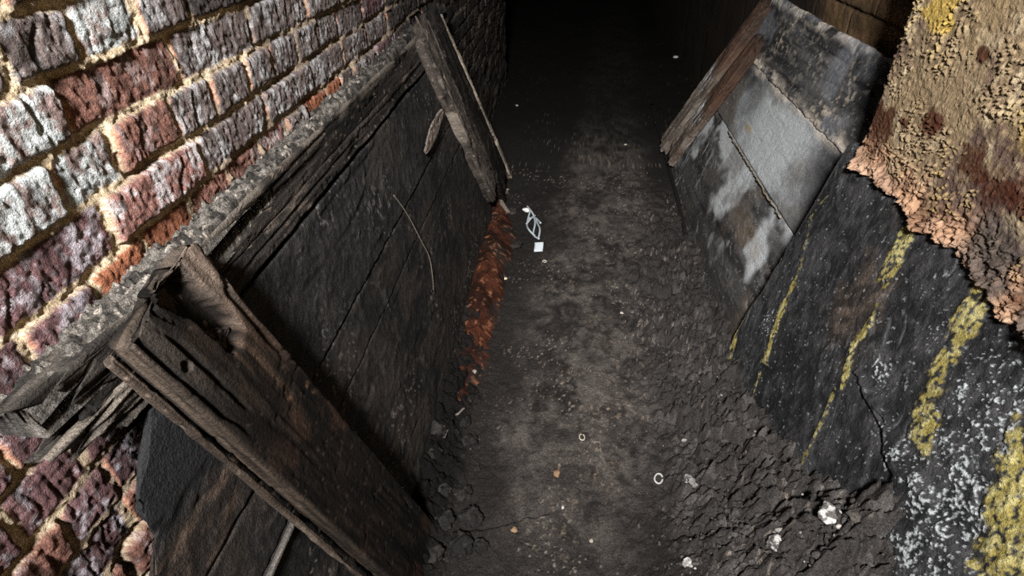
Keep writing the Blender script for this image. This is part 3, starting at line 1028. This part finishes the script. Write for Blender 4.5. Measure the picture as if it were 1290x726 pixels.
# splinter of pale wood hanging on the panel by the far post, and dry stem on the panel
A = on_plane(557, 140, lp(0, 0, .022), PN)
B = on_plane(536, 192, lp(0, 0, .012), PN)
uu = B - A
o = board('wood_splinter', A, uu, np.cross(PN, uu), PN, np.linalg.norm(uu), .05, .012, wood_fn(1010, (.07, .058, .05), (.30, .25, .21), .003, 120, .003), M_WOOD,
          du=.006, dw=.004, wfun=lambda u: .25 + 1.0 * np.sin(np.clip(u / np.linalg.norm(uu), .02, .98) * math.pi) ** .8)
tag(o, 'pale curled wood splinter stuck to the lining beside the far post', 'splinter')
pts = [on_plane(px, py, lp(0, 0, .006), PN) for px, py in ((496, 246), (513, 270), (531, 304), (541, 325), (545, 350), (546, 366))]
o = tube('dry_stem', smooth_path(pts, 40), .0019, (.10, .085, .065), M_WOOD, rfun=lambda x: 1.1 - .5 * x)
tag(o, 'thin dry brown stem lying down the black lining', 'stem')

# ================================================================== RIGHT
RA, RB = np.array([1.0, 0, .95]), np.array([.68, 0, 0.])
RD = (RB - RA) / np.linalg.norm(RB - RA)
RN = np.array([RD[2], 0, -RD[0]])
RN = RN if RN[0] < 0 else -RN


def rp(y, s, off=0.):
    return RA + RD * s + RN * off + YU * y


panel = thing('grey_lining', 'sloping lining of grey sooty boards between the pillar and the far right post', 'wall lining', tuple(rp(2.7, 1.0)))


def top_ex(u, w, t, face, d, c):
    y, s = u + 1.85, w + .018
    sc = ss(.12, .5, fbm(y * 55 + s * 20, s * 60, 0, 3, 1101)) * ss(-.3, .4, fbm(y * 4, s * 5, 0, 3, 1102))
    c = mix(c, (.42, .36, .28), .75 * sc)
    d = d + .004 * sc
    rim = ss(.03, .0, w + .137 + .012 * fbm(y * 8, s * 0, 0, 3, 1103))
    c = mix(c, (.48, .44, .40), .8 * rim * ss(-.3, .3, fbm(y * 14, s * 20, 0, 3, 1104)))
    d = d + .004 * rim * (.5 + fbm(y * 14, s * 14, 0, 3, 1105))
    foot = ss(.06, .0, .15 - w + .03 * fbm(y * 9, s * 5, 0, 2, 1106))
    c = mix(c, (.50, .44, .37), .85 * foot * ss(-.5, .3, fbm(y * 16, s * 40, 0, 3, 1107)))
    d = d + .006 * foot * fbm(y * 22, s * 22, 0, 3, 1108)
    c = mix(c, (.16, .17, .19), .5 * ss(.1, .5, fbm(y * 6 + 4, s * 6, 0, 3, 1109)))
    return d, c


def mid_ex(u, w, t, face, d, c):
    y, s = u + 1.85, w + .334
    q = (3.05 - y) / .75
    pale = ss(-.5, .35, .75 - np.abs(q - .55) * 1.5 + .6 * fbm(y * 3, s * 4, 0, 4, 1111))
    c = mix(c, (.42, .44, .455), .9 * pale)
    c = mix(c, (.13, .115, .10), .6 * ss(.1, .5, fbm(y * 5 + 1, s * 6, 0, 4, 1112)))
    c = mix(c, (.36, .24, .08), .7 * ss(1., .5, np.hypot((y - 2.86) / .07, (s - .40) / .022) + .5 * fbm(y * 20, s * 20, 0, 3, 1113)))
    scr = ss(.90, .98, ridge(y * 8, s * 30 + y * 14, 0, 2, 1114))
    c = mix(c, (.42, .41, .40), .35 * scr)
    top = ss(.04, .0, w + .157 + .01 * fbm(y * 9, s * 0, 0, 2, 1115))
    c = mix(c, (.46, .41, .35), .8 * top * ss(-.6, .2, fbm(y * 14, s * 40, 0, 3, 1118)))
    d = d + .006 * top * (.3 + fbm(y * 15, s * 15, 0, 3, 1116))
    c = mix(c, (.03, .03, .035), (.7) * ss(2.22, 1.98, y + .12 * fbm(y * 5, s * 6, 0, 3, 1117)))  # pillar's cast shadow painted into the near end of the board
    return d * .6, c


def bot_ex(u, w, t, face, d, c):
    y, s = u + 1.85, w + .79
    pale = ss(.0, .4, fbm(y * 4 + .5, s * 4.5, 0, 4, 1121) - .15 * (s - .5) * 4 + .12 * (y - 2.6))
    c = mix(c, (.46, .48, .495), .85 * pale)
    c = mix(c, (.10, .085, .075), .5 * ss(.1, .5, fbm(y * 7, s * 7, 0, 3, 1122)))
    c = mix(c, (.22, .16, .10), .3 * ss(.25, .6, fbm(y * 6 + 8, s * 6, 0, 3, 1123)) * ss(2.6, 2.3, y))
    low = ss(.72, .95, s)
    c = mix(c, (.03, .027, .025), .7 * low)
    st = ss(.55, .8, fbm(y * 40, s * 6, 0, 3, 1124)) * ss(3.0, 3.2, y)
    c = mix(c, (.45, .47, .49), .6 * st)
    scr = ss(.88, .97, ridge(y * 9, s * 26 + y * 10, 0, 2, 1125))
    c = mix(c, (.40, .39, .38), .35 * scr)
    return d * .6, c


W0 = dict(dark=(.020, .0195, .0205), light=(.085, .082, .082), amp=.0025, crack=.003)
for s0, s1, y1, off, ex, sd, lb in ((-.125, .1755, 3.42, .006, top_ex, 1100, 'black speckled top board with a dusty upper edge'),
                                    (.1765, .490, 3.50, .0, mid_ex, 1110, 'pale blue grey middle board'),
                                    (.493, 1.10, 3.70, -.006, bot_ex, 1120, 'mottled grey and black lower board')):
    board('lining_board', rp(1.85, (s0 + s1) / 2, off - .014), YU, RD, RN, y1 - 1.85, s1 - s0, .028,
          wood_fn(sd, grain=30, extra=ex, worn=(.20, .19, .18), wornamt=.4, **W0), M_SLATE, panel, du=.007, dw=.006, e1=ragged(sd + 1, .03), label=lb)
# split strip of bead running down the middle joint
a, b = rp(3.05, .492, .008), rp(2.08, .494, .008)
tube('joint_bead', np.linspace(a, b, 60) + .002 * rng.randn(60, 3), .0035, (.22, .19, .15), M_WOOD, panel, rfun=lambda x: .6 + .6 * np.abs(np.sin(x * 17)), label='thin pale bead along the joint')


def right_post():
    t = thing('timber_post', 'split brown timber post leaning against the right side grey boards', 'post', tuple(rp(3.8, 1.0, .05)))

    def ex(u, w, tt, face, d, c):
        red = ss(.62, .38, u + .1 * fbm(u * 5, w * 12, 0, 3, 1201))
        c = mix(c, mix((.025, .015, .011), (.095, .048, .030), ss(-.4, .5, fbm(u * 4, w * 70, 0, 4, 1202))), .8 * red)
        pale = ss(.55, .80, u) * ss(-.2, .4, fbm(u * 4, w * 60, 0, 3, 1203))
        c = mix(c, (.30, .26, .225), .7 * pale)
        bl = ss(.45, .5, u) * ss(.70, .6, u) * ss(.2, .5, fbm(u * 6, w * 90, 0, 3, 1204))
        c = mix(c, (.55, .57, .60), .7 * bl)
        return d, c
    kw = dict(du=.007, dw=.004)
    edge_board('post_board', (3.47, -.12), (3.36, -.08), (4.06, .96), (3.885, .99), .05, wood_fn(1200, (.05, .04, .033), (.15, .12, .10), .004, 70, .007, ex, worn=(.26, .22, .18), wornamt=.5), M_WOOD, t,
               lift=.045, pl=rp, e0=ragged(1205, .06), e1=ragged(1206, .04), label='outer board', **kw)
    edge_board('post_board', (3.27, .06), (3.16, .08), (3.765, .93), (3.56, .90), .05, wood_fn(1210, (.05, .038, .030), (.14, .105, .085), .004, 70, .007, ex, worn=(.26, .22, .18), wornamt=.5), M_WOOD, t,
               lift=.055, pl=rp, e0=ragged(1211, .06), e1=ragged(1212, .04), label='inner board', **kw)


right_post()

# ------------------------------------------------------------------ the big black board with yellow streaks
BA, BB = np.array([.87, 0, .86]), np.array([.66, 0, 0.])
BD = (BB - BA) / np.linalg.norm(BB - BA)
BN = np.array([BD[2], 0, -BD[0]])
BN = BN if BN[0] < 0 else -BN


def bp(px, py):
    """pixel on the black board -> (y, s)"""
    v = on_plane(px, py, BA, BN)
    return v[1], (v - BA) @ BD


def black_board():
    y0, y1, s0, s1 = .30, 1.825, -.03, .93
    L, Wd = y1 - y0, s1 - s0
    streaks = [
        ([(1040, 249), (1023, 269), (1010, 335), (1003, 352)], .011, .55),
        ([(1003, 352), (983, 399), (963, 455)], .020, 1.0),
        ([(957, 468), (952, 482), (946, 508)], .010, .9),
        ([(941, 378), (931, 402), (917, 462)], .022, 1.),
        ([(1139, 300), (1125, 330), (1117, 352)], .034, .95),
        ([(1105, 385), (1093, 409)], .012, .45),
        ([(1095, 405), (1078, 432), (1063, 482)], .016, 1.),
        ([(1050, 491), (1040, 524), (1023, 561), (1007, 597)], .011, .75),
        ([(1240, 365), (1213, 409), (1193, 449), (1170, 500), (1160, 555)], .038, .9),
        ([(1300, 545), (1268, 624), (1255, 684), (1250, 740)], .040, .95),
        ([(1330, 545), (1300, 624), (1290, 740)], .06, .95),
    ]
    streaks = [([bp(*p) for p in pl], w, a) for pl, w, a in streaks]
    cut = [bp(*p) for p in ((1078, 470), (1095, 505), (1117, 535), (1114, 572), (1128, 600), (1112, 640), (1125, 700), (1110, 760))]
    pales = [(bp(1128, 573), .035, 1.), (bp(1110, 545), .03, .6), (bp(968, 412), .05, .6), (bp(1205, 590), .15, .55), (bp(1250, 500), .11, .5), (bp(1180, 640), .09, .8),
             (bp(1110, 470), .055, .5), (bp(1170, 700), .10, .65), (bp(1175, 410), .07, .25)]
    warm = [(bp(1080, 375), .11, 1.), (bp(1010, 265), .05, .5), (bp(1080, 440), .07, .4), (bp(1140, 260), .06, .35)]

    def fn(u, w, t, face):
        y, s = u + y0, w + (s0 + s1) / 2
        lo = fbm(y * 6, s * 6, 0, 4, 1301)
        fine = fbm(y * 55, s * 40, 0, 3, 1302)
        scr = ss(.86, .97, ridge(y * 22 + s * 10, s * 9, 0, 2, 1303)) * ss(0, .4, fbm(y * 4, s * 4, 0, 3, 1304))
        d = .005 * lo + .0022 * fine - .002 * scr
        c = mix((.013, .0132, .0145), (.042, .0415, .043), ss(-.4, .6, lo * .5 + fine * .5))
        c = mix(c, (.065, .064, .066), .55 * ss(.2, .75, fbm(y * 30 + s * 12, s * 14, 0, 4, 1305)))
        c = mix(c, (.16, .16, .165), .4 * scr)
        for (py, ps), r, a in warm:
            g = np.hypot((y - py), (s - ps) * .6) / r + .5 * fbm(y * 14, s * 14, 0, 3, 1306)
            c = mix(c, mix((.03, .024, .02), (.09, .068, .055), ss(-.3, .5, fbm(y * 30 - s * 30, s * 10 + y * 10, 0, 3, 1307))), a * .8 * ss(1.1, .4, g))
        # the right part carries a proud flaking skin
        dd, _ = polydist(y, s, cut)
        yc = np.interp(s, [p[1] for p in cut], [p[0] for p in cut])
        side = np.where(y < yc, dd, -dd) + .006 * fbm(y * 35, s * 35, 0, 2, 1308)
        skin = ss(-.001, .003, side) * ss(cut[0][1] - .03, cut[0][1] + .01, s)
        d = d + .011 * skin
        # white efflorescence flecks
        amt = np.zeros(y.shape)
        for (py, ps), r, a in pales:
            amt = np.maximum(amt, a * np.exp(-(np.hypot(y - py, s - ps) / r) ** 2))
        fl = .75 * fbm(y * 160, s * 150, 0, 2, 1309) + .35 * fbm(y * 34, s * 34, 0, 2, 1319)
        wh = ss(.66 - .70 * amt, .86 - .70 * amt, fl) * ss(.06, .3, amt)
        wh = np.maximum(wh, .45 * ss(.80, .92, fbm(y * 110, s * 110, 0, 2, 1310)))
        c = mix(c, (.40, .43, .44), .85 * wh)
        d = d + .0022 * wh
        # yellow streaks
        for pts, wd, a in streaks:
            dist, par = polydist(y + .006 * fbm(y * 30, s * 20, 0, 2, 1311), s, pts)
            e = dist / wd + .5 * fbm(y * 45, s * 30, 0, 3, 1312)
            ye = a * ss(1.0, .55, e)
            c = mix(c, mix((.25, .205, .06), (.37, .325, .14), ss(-.3, .5, fine)), ye * ss(-.3, .35, fbm(y * 120, s * 100, 0, 2, 1313) + .75 * a - .35 - .35 * np.clip(e, 0, 1)))
            d = d + .0025 * ye
        # weathered bottom right: pale buff under the yellow
        return d, c
    o = board('tarred_board', BA + BD * ((s0 + s1) / 2) + YU * y0 - BN * .022, YU, BD, BN, L, Wd, .044, fn, M_TAR, du=.0027, dw=.0027,
              e1=lambda w, t: .012 * np.clip(.5 + fbm(w * 12, t * 10, 0, 3, 1320), 0, 1), rc=.008)
    tag(o, 'big black tarred board streaked with yellow leaning below the plastered pillar', 'board')


black_board()


# ================================================================== LOOSE THINGS ON THE FLOOR
def fz(x, y):
    return float(floor_h(x, y))


def at_floor(px, py):
    p = on_floor(px, py)
    for _ in range(6):
        p = on_floor(px, py, fz(p[0], p[1]))
    return p


# red brick dust heap at the foot of the lining
def red_heap():
    ys = np.arange(1.42, 2.95, .008)
    ks = np.linspace(-1, 1, 40)
    Y, K = np.meshgrid(ys, ks, indexing='ij')
    xc = np.interp(Y, [1.42, 1.66, 2.1, 2.6, 2.95], [-.345, -.335, -.335, -.35, -.37])
    hw = np.interp(Y, [1.42, 1.6, 2.2, 2.7, 2.95], [.05, .072, .085, .10, .06]) * (1 + .2 * fbm(Y * 6, Y * 0, 0, 2, 1501))
    X = xc + K * hw
    base = floor_h(X, Y)
    bump = np.clip(1 - K ** 2, 0, 1)
    h = base - .012 + bump * (.030 + .045 * ss(1.7, 2.6, Y) + .012 * fbm(X * 25, Y * 25, 0, 4, 1502)) + .003 * fbm(X * 90, Y * 90, 0, 2, 1503)
    C = mix((.020, .0085, .0058), (.075, .025, .0135), ss(-.25, .7, fbm(X * 16, Y * 12, 0, 4, 1504)))
    C = mix(C, (.03, .022, .019), ss(.0, .55, fbm(X * 10, Y * 7, 0, 3, 1505) + .8 * (np.abs(K) - .45)) * .85)
    C = mix(C, (.24, .10, .055), .7 * ss(.5, .7, fbm(X * 55, Y * 55, 0, 2, 1506)))
    o = grid_mesh('brick_dust', np.stack([X, Y, h], -1), C, M_DIRT)
    tag(o, 'long heap of red brick dust along the foot of the left lining', 'dust', kind='stuff')


red_heap()

# coal lumps in the gutter at the left
coal = [(548, 510, .055), (552, 545, .07), (545, 575, .06), (585, 535, .055), (592, 560, .065), (570, 590, .05), (560, 618, .055), (585, 625, .06), (595, 655, .07),
        (560, 660, .06), (580, 690, .07), (545, 700, .06), (575, 500, .045), (590, 505, .04), (600, 590, .035), (608, 690, .045)]
names = ['high by the end of the red dust', 'biggest of the upper cluster', 'against the foot of the near post']
spots = ['at the end of the red dust heap', 'below the red dust, close to the lining', 'close to the lining, beside the near post corner', 'beside the small pale stick',
         'on the trodden edge below the small stick', 'in the middle of the gutter', 'by the corner of the near post foot', 'midway down the gutter by the trodden edge',
         'next to the tan pebble in the gutter', 'beside the foot of the near post', 'low in the gutter near the frame bottom', 'touching the post foot, lowest in the gutter',
         'at the tip of the red dust', 'small, on the right of the red dust tip', 'smallest, on the trodden edge', 'lowest on the trodden edge']
for k, ((px, py, sz), sp) in enumerate(zip(coal, spots)):
    p = at_floor(px, py)
    o = lump('coal_lump', (p[0], p[1], p[2] - .008), (sz, sz * (.8 + .3 * random.random()), sz * .75), 100 + k, (.012, .011, .0105), M_STONE, sub=4, rough=.8, c2=(.024, .0215, .020), rot=random.random() * 3)
    tag(o, 'dull black coal lump ' + sp, 'coal', 'coal lumps in the left gutter')

# pale topped lumps on the rubble
for k, (px, py, sz, c1, c2, lb) in enumerate((
        (1042, 648, .055, (.10, .09, .085), (.55, .55, .53), 'white crusted rubble lump below the black board'),
        (1077, 650, .045, (.06, .053, .048), (.09, .08, .07), 'dark brown rubble lump beside the white crusted one'),
        (868, 607, .05, (.16, .15, .145), (.30, .29, .28), 'pale grey flat lump beside the grey ring'),
        (934, 608, .024, (.30, .28, .26), (.62, .60, .58), 'small pale chip of stone wedged in the rubble middle'),
        (976, 682, .04, (.07, .065, .06), (.42, .41, .40), 'rubble lump with a pale scraped face'),
        (1071, 685, .026, (.35, .35, .35), (.58, .58, .58), 'light grey angular stone low on the rubble'),
        (866, 708, .03, (.25, .24, .23), (.60, .58, .55), 'whitish stone at the frame bottom on the rubble'),
        (595, 466, .035, (.12, .10, .09), (.26, .23, .20), 'grey stone lying on the red brick dust'),
        (942, 570, .035, (.10, .085, .075), (.2, .17, .14), 'brownish flat stone near the black board foot'),
)):
    p = at_floor(px, py + 4)
    o = lump('rubble_stone', (p[0], p[1], p[2] - .004), (sz, sz, sz * .8), 300 + k, c1, M_STONE, sub=4, rough=.5, c2=c2, rot=k)
    tag(o, lb, 'stone')


def ring(name, px, py, R, r, color, lb, cat, seed, tilt=.25):
    p = at_floor(px, py)
    th = np.linspace(0, 2 * math.pi * .93, 40)
    rr = R * (1 + .12 * np.sin(2 * th + seed))
    pts = np.stack([p[0] + rr * np.cos(th + seed), p[1] + rr * 1.15 * np.sin(th + seed), p[2] + r + .005 + tilt * rr * (1 + np.sin(th))], -1)
    o = tube(name, pts, r, color, M_PLASTIC, n=9)
    tag(o, lb, cat)


ring('metal_ring', 829, 606, .013, .0030, (.30, .295, .285), 'pale grey open ring lying at the edge of the rubble', 'ring', .4)
ring('curled_shaving', 733, 553, .010, .0022, (.34, .30, .25), 'cream curled shaving in the middle of the trodden path', 'shaving', 1.7, .1)
ring('curled_shaving', 686, 331, .009, .0022, (.42, .39, .35), 'small white curl on the path below the white tag', 'shaving', 4.2, .1)
for k, (px, py, sz, c, lb) in enumerate((
        (702, 598, .024, (.25, .155, .095), 'orange tan chip on the path below the curled shaving'),
        (648, 669, .018, (.25, .165, .10), 'orange tan pebble beside the crack at the frame bottom'),
        (745, 682, .012, (.32, .28, .23), 'small cream pebble low on the path'),
        (663, 266, .04, (.62, .62, .60), 'white crumpled flake between the far post foot and plastic strands'),
        (637, 352, .018, (.55, .47, .36), 'cream fleck beside the red dust heap'),
        (593, 326, .03, (.50, .24, .14), 'pale orange brick crumb on top of the red dust'),
        (613, 296, .035, (.34, .17, .11), 'tan red brick chip at the head of the red dust'),
        (709, 640, .010, (.45, .42, .38), 'tiny grey pebble on the bare lower path'),
        (783, 395, .016, (.45, .40, .35), 'pale pebble on the right of the path middle'),
        (788, 183, .02, (.40, .36, .30), 'pale fleck far up the path'),
        (651, 134, .03, (.40, .38, .35), 'whitish fleck near the far end of the brick wall'),
        (851, 73, .05, (.5, .48, .45), 'lone whitish fleck in the darkness at the passage end'))):
    p = at_floor(px, py)
    o = lump('chip', (p[0], p[1], p[2]), (sz, sz * 1.2, sz * .6), 400 + k, c, M_STONE, sub=3, rough=.6, rot=k * 1.3)
    tag(o, lb, 'chip')

# white plastic strands and a tag
p0 = at_floor(672, 290)
strands = thing('plastic_strands', 'tangle of bluish white plastic strands on the path edge by the far post foot', 'litter', tuple(p0))
for k, pl in enumerate((((664, 262), (670, 272), (676, 282), (680, 294), (678, 304)), ((668, 270), (664, 284), (666, 294), (674, 300)), ((672, 272), (674, 286), (672, 298), (679, 306)),
                        ((666, 280), (674, 277), (681, 286)), ((663, 285), (669, 280), (674, 274)))):
    pts = [at_floor(*q) + np.array([0, 0, .012 + .012 * ((i + k) % 2)]) for i, q in enumerate(pl)]
    r_ = .0055
    tube('strand', smooth_path(pts, 30), r_, (.33, .37, .40), M_PLASTIC, strands, n=7)
p = at_floor(678, 316)
o = board('plastic_tag', p + np.array([-.02, 0, .020]), (1, .1, .05), (0, 1, .35), (0, -.3, 1), .045, .06, .006, lambda u, w, t, f: (0 * u, np.broadcast_to(np.array([.45, .49, .52]), u.shape + (3,)).copy()), M_PLASTIC, du=.01, dw=.01, rc=.001)
tag(o, 'small square white plastic tag below the plastic strands', 'tag')

# bits of broken wood at the foot of the far post
for k, (pa, pb, wd, c, lb) in enumerate((
        ((612, 278), (632, 300), .03, ((.06, .055, .05), (.15, .135, .12)), 'short grey stick beside the head of the red dust'),
        ((584, 300), (592, 310), .10, ((.09, .045, .035), (.14, .075, .055)), 'red brown flat chip at the head of the red dust'),
        ((606, 232), (610, 250), .06, ((.16, .13, .10), (.36, .30, .23)), 'pale splintered wood chunk under the far post'),
        ((628, 256), (640, 274), .03, ((.14, .12, .10), (.28, .24, .20)), 'grey brown wood shard beside the white flake'),
        ((575, 532), (585, 521), .010, ((.10, .09, .08), (.18, .16, .14)), 'small pale stick among the coal lumps'),
        ((560, 560), (566, 545), .008, ((.08, .07, .065), (.14, .12, .11)), 'thin grey stick beside the coal lumps'))):
    a, b = at_floor(*pa), at_floor(*pb)
    a[2] += .035 if k < 4 else .03
    b[2] += .022 if k < 4 else .025
    u = b - a
    L = np.linalg.norm(u)
    o = board('wood_scrap', a, u, np.cross((0, 0, 1.), u), np.cross(u, np.cross((0, 0, 1.), u)), L, wd, .02 if k < 4 else .008, wood_fn(1600 + k * 9, c[0], c[1], .002, 100, .002), M_WOOD,
              du=.006, dw=.004, e0=ragged(1601 + k, L * .2), e1=ragged(1602 + k, L * .2))
    tag(o, lb, 'wood scrap')

for k, (px, py, sz, c, c2, lb) in enumerate((
        (622, 262, .09, (.05, .022, .016), (.11, .045, .03), 'red brown earth clod under the far post'),
        (600, 275, .07, (.022, .019, .017), (.05, .043, .038), 'dark earth clod at the panel foot above the red dust'),
        (645, 268, .06, (.025, .021, .019), (.07, .06, .052), 'small dark clod next to the plastic strands'),
        (632, 245, .07, (.06, .05, .043), (.20, .17, .14), 'pale topped clod right below the far post end'),
        (650, 312, .06, (.016, .014, .013), (.03, .026, .024), 'black clod beside the white tag'),
        (640, 292, .05, (.02, .017, .015), (.045, .036, .03), 'dark clod beside the short grey stick'))):
    p = at_floor(px, py)
    o = lump('earth_clod', (p[0], p[1], p[2] - .006), (sz * 1.2, sz, sz * .7), 700 + k, c, M_STONE, sub=4, rough=.9, c2=c2, rot=k)
    tag(o, lb, 'clod')

# thin dark strip along the right edge of the path
pts = smooth_path([at_floor(*q) + np.array([0, 0, .012]) for q in ((821, 134), (829, 165), (840, 205), (851, 245), (858, 275), (864, 302))], 40)
o = tube('iron_rod', pts, .012, (.012, .011, .011), M_TAR, n=8)
tag(o, 'thin black iron rod along the right edge of the path', 'rod')

# loose rubble nobody could count, over the pile
def rubble():
    import bmesh
    bm = bmesh.new()
    bmesh.ops.create_icosphere(bm, subdivisions=2, radius=1)
    v0 = np.array([x.co[:] for x in bm.verts])
    f0 = np.array([[q.index for q in p.verts] for p in bm.faces])
    bm.free()
    rs = np.random.RandomState(3)
    Vs, Fs, Cs, n = [], [], [], 0
    for k in range(2600):
        y = .55 + 1.6 * rs.rand() ** 1.3
        x = .22 + .50 * rs.rand() ** .75
        if rs.rand() > .25 + .9 * float(ss(.25, .5, x)) * float(ss(2.2, 1.4, y)):
            continue
        sz = (.0022 + .0085 * rs.rand() ** 3.2)
        z = fz(x, y)
        r = 1 + .35 * fbm(v0[:, 0] * 1.7 + k * 3.1, v0[:, 1] * 1.7, v0[:, 2] * 1.7 + .01, 2, 5)
        p = v0 * r[:, None] * sz * (1 + .4 * rs.randn(3) * .6)
        Vs.append(p + np.array([x, y, z + sz * .15]))
        Fs.append(f0 + n)
        n += len(v0)
        b = .03 + .04 * rs.rand()
        c = np.array([b, b * .92, b * .88])
        if rs.rand() < .05:
            c = np.array([.34, .32, .30]) * (.5 + .6 * rs.rand())
        Cs.append(np.broadcast_to(c, p.shape))
    o = link_mesh('rubble', np.concatenate(Vs), np.concatenate(Fs), np.concatenate(Cs), M_STONE)
    tag(o, 'loose dark rubble crumbs heaped in front of the black board', 'rubble', kind='stuff')


rubble()

# ================================================================== LIGHT, WORLD, CAMERA
w = bpy.data.worlds.new('World')
scene.world = w
w.use_nodes = True
bg = w.node_tree.nodes['Background']
bg.inputs[0].default_value = (.75, .85, 1., 1)
bg.inputs[1].default_value = .008


def area(name, loc, target, size, power, color):
    l = bpy.data.lights.new(name, 'AREA')
    l.shape = 'RECTANGLE'
    l.size, l.size_y = size
    l.energy = power
    l.color = color
    o = bpy.data.objects.new(name, l)
    col.objects.link(o)
    o.location = loc
    d = np.asarray(target, float) - np.asarray(loc, float)
    from mathutils import Vector
    o.rotation_euler = Vector(d).to_track_quat('-Z', 'Y').to_euler()
    return o


lamp = area('unseen_key_light', (-.10, -1.15, 2.7), (.12, 2.3, .75), (.34, .30), 132, (1., .98, .95))  # unseen light above and behind the camera, beam narrowed to dim the near floor
lamp.data.spread = math.radians(100)

cam = bpy.data.cameras.new('camera')
cam.sensor_fit = 'HORIZONTAL'
cam.sensor_width = 36
cam.lens = 36 * FPX / 1290
cam.clip_start = .02
co = bpy.data.objects.new('camera', cam)
col.objects.link(co)
from mathutils import Matrix
R = Matrix((CR, -CD, -CF)).transposed()
co.matrix_world = Matrix.Translation(CAM) @ R.to_4x4()
scene.camera = co

vs = scene.view_settings
vs.view_transform = 'Standard'
vs.look = 'None'
vs.exposure = 0
vs.gamma = 1
vs.use_curve_mapping = False
scene.cycles.max_bounces = 6
scene.cycles.use_denoising = False
scene.cycles.sample_clamp_direct = 3
scene.cycles.sample_clamp_indirect = 1
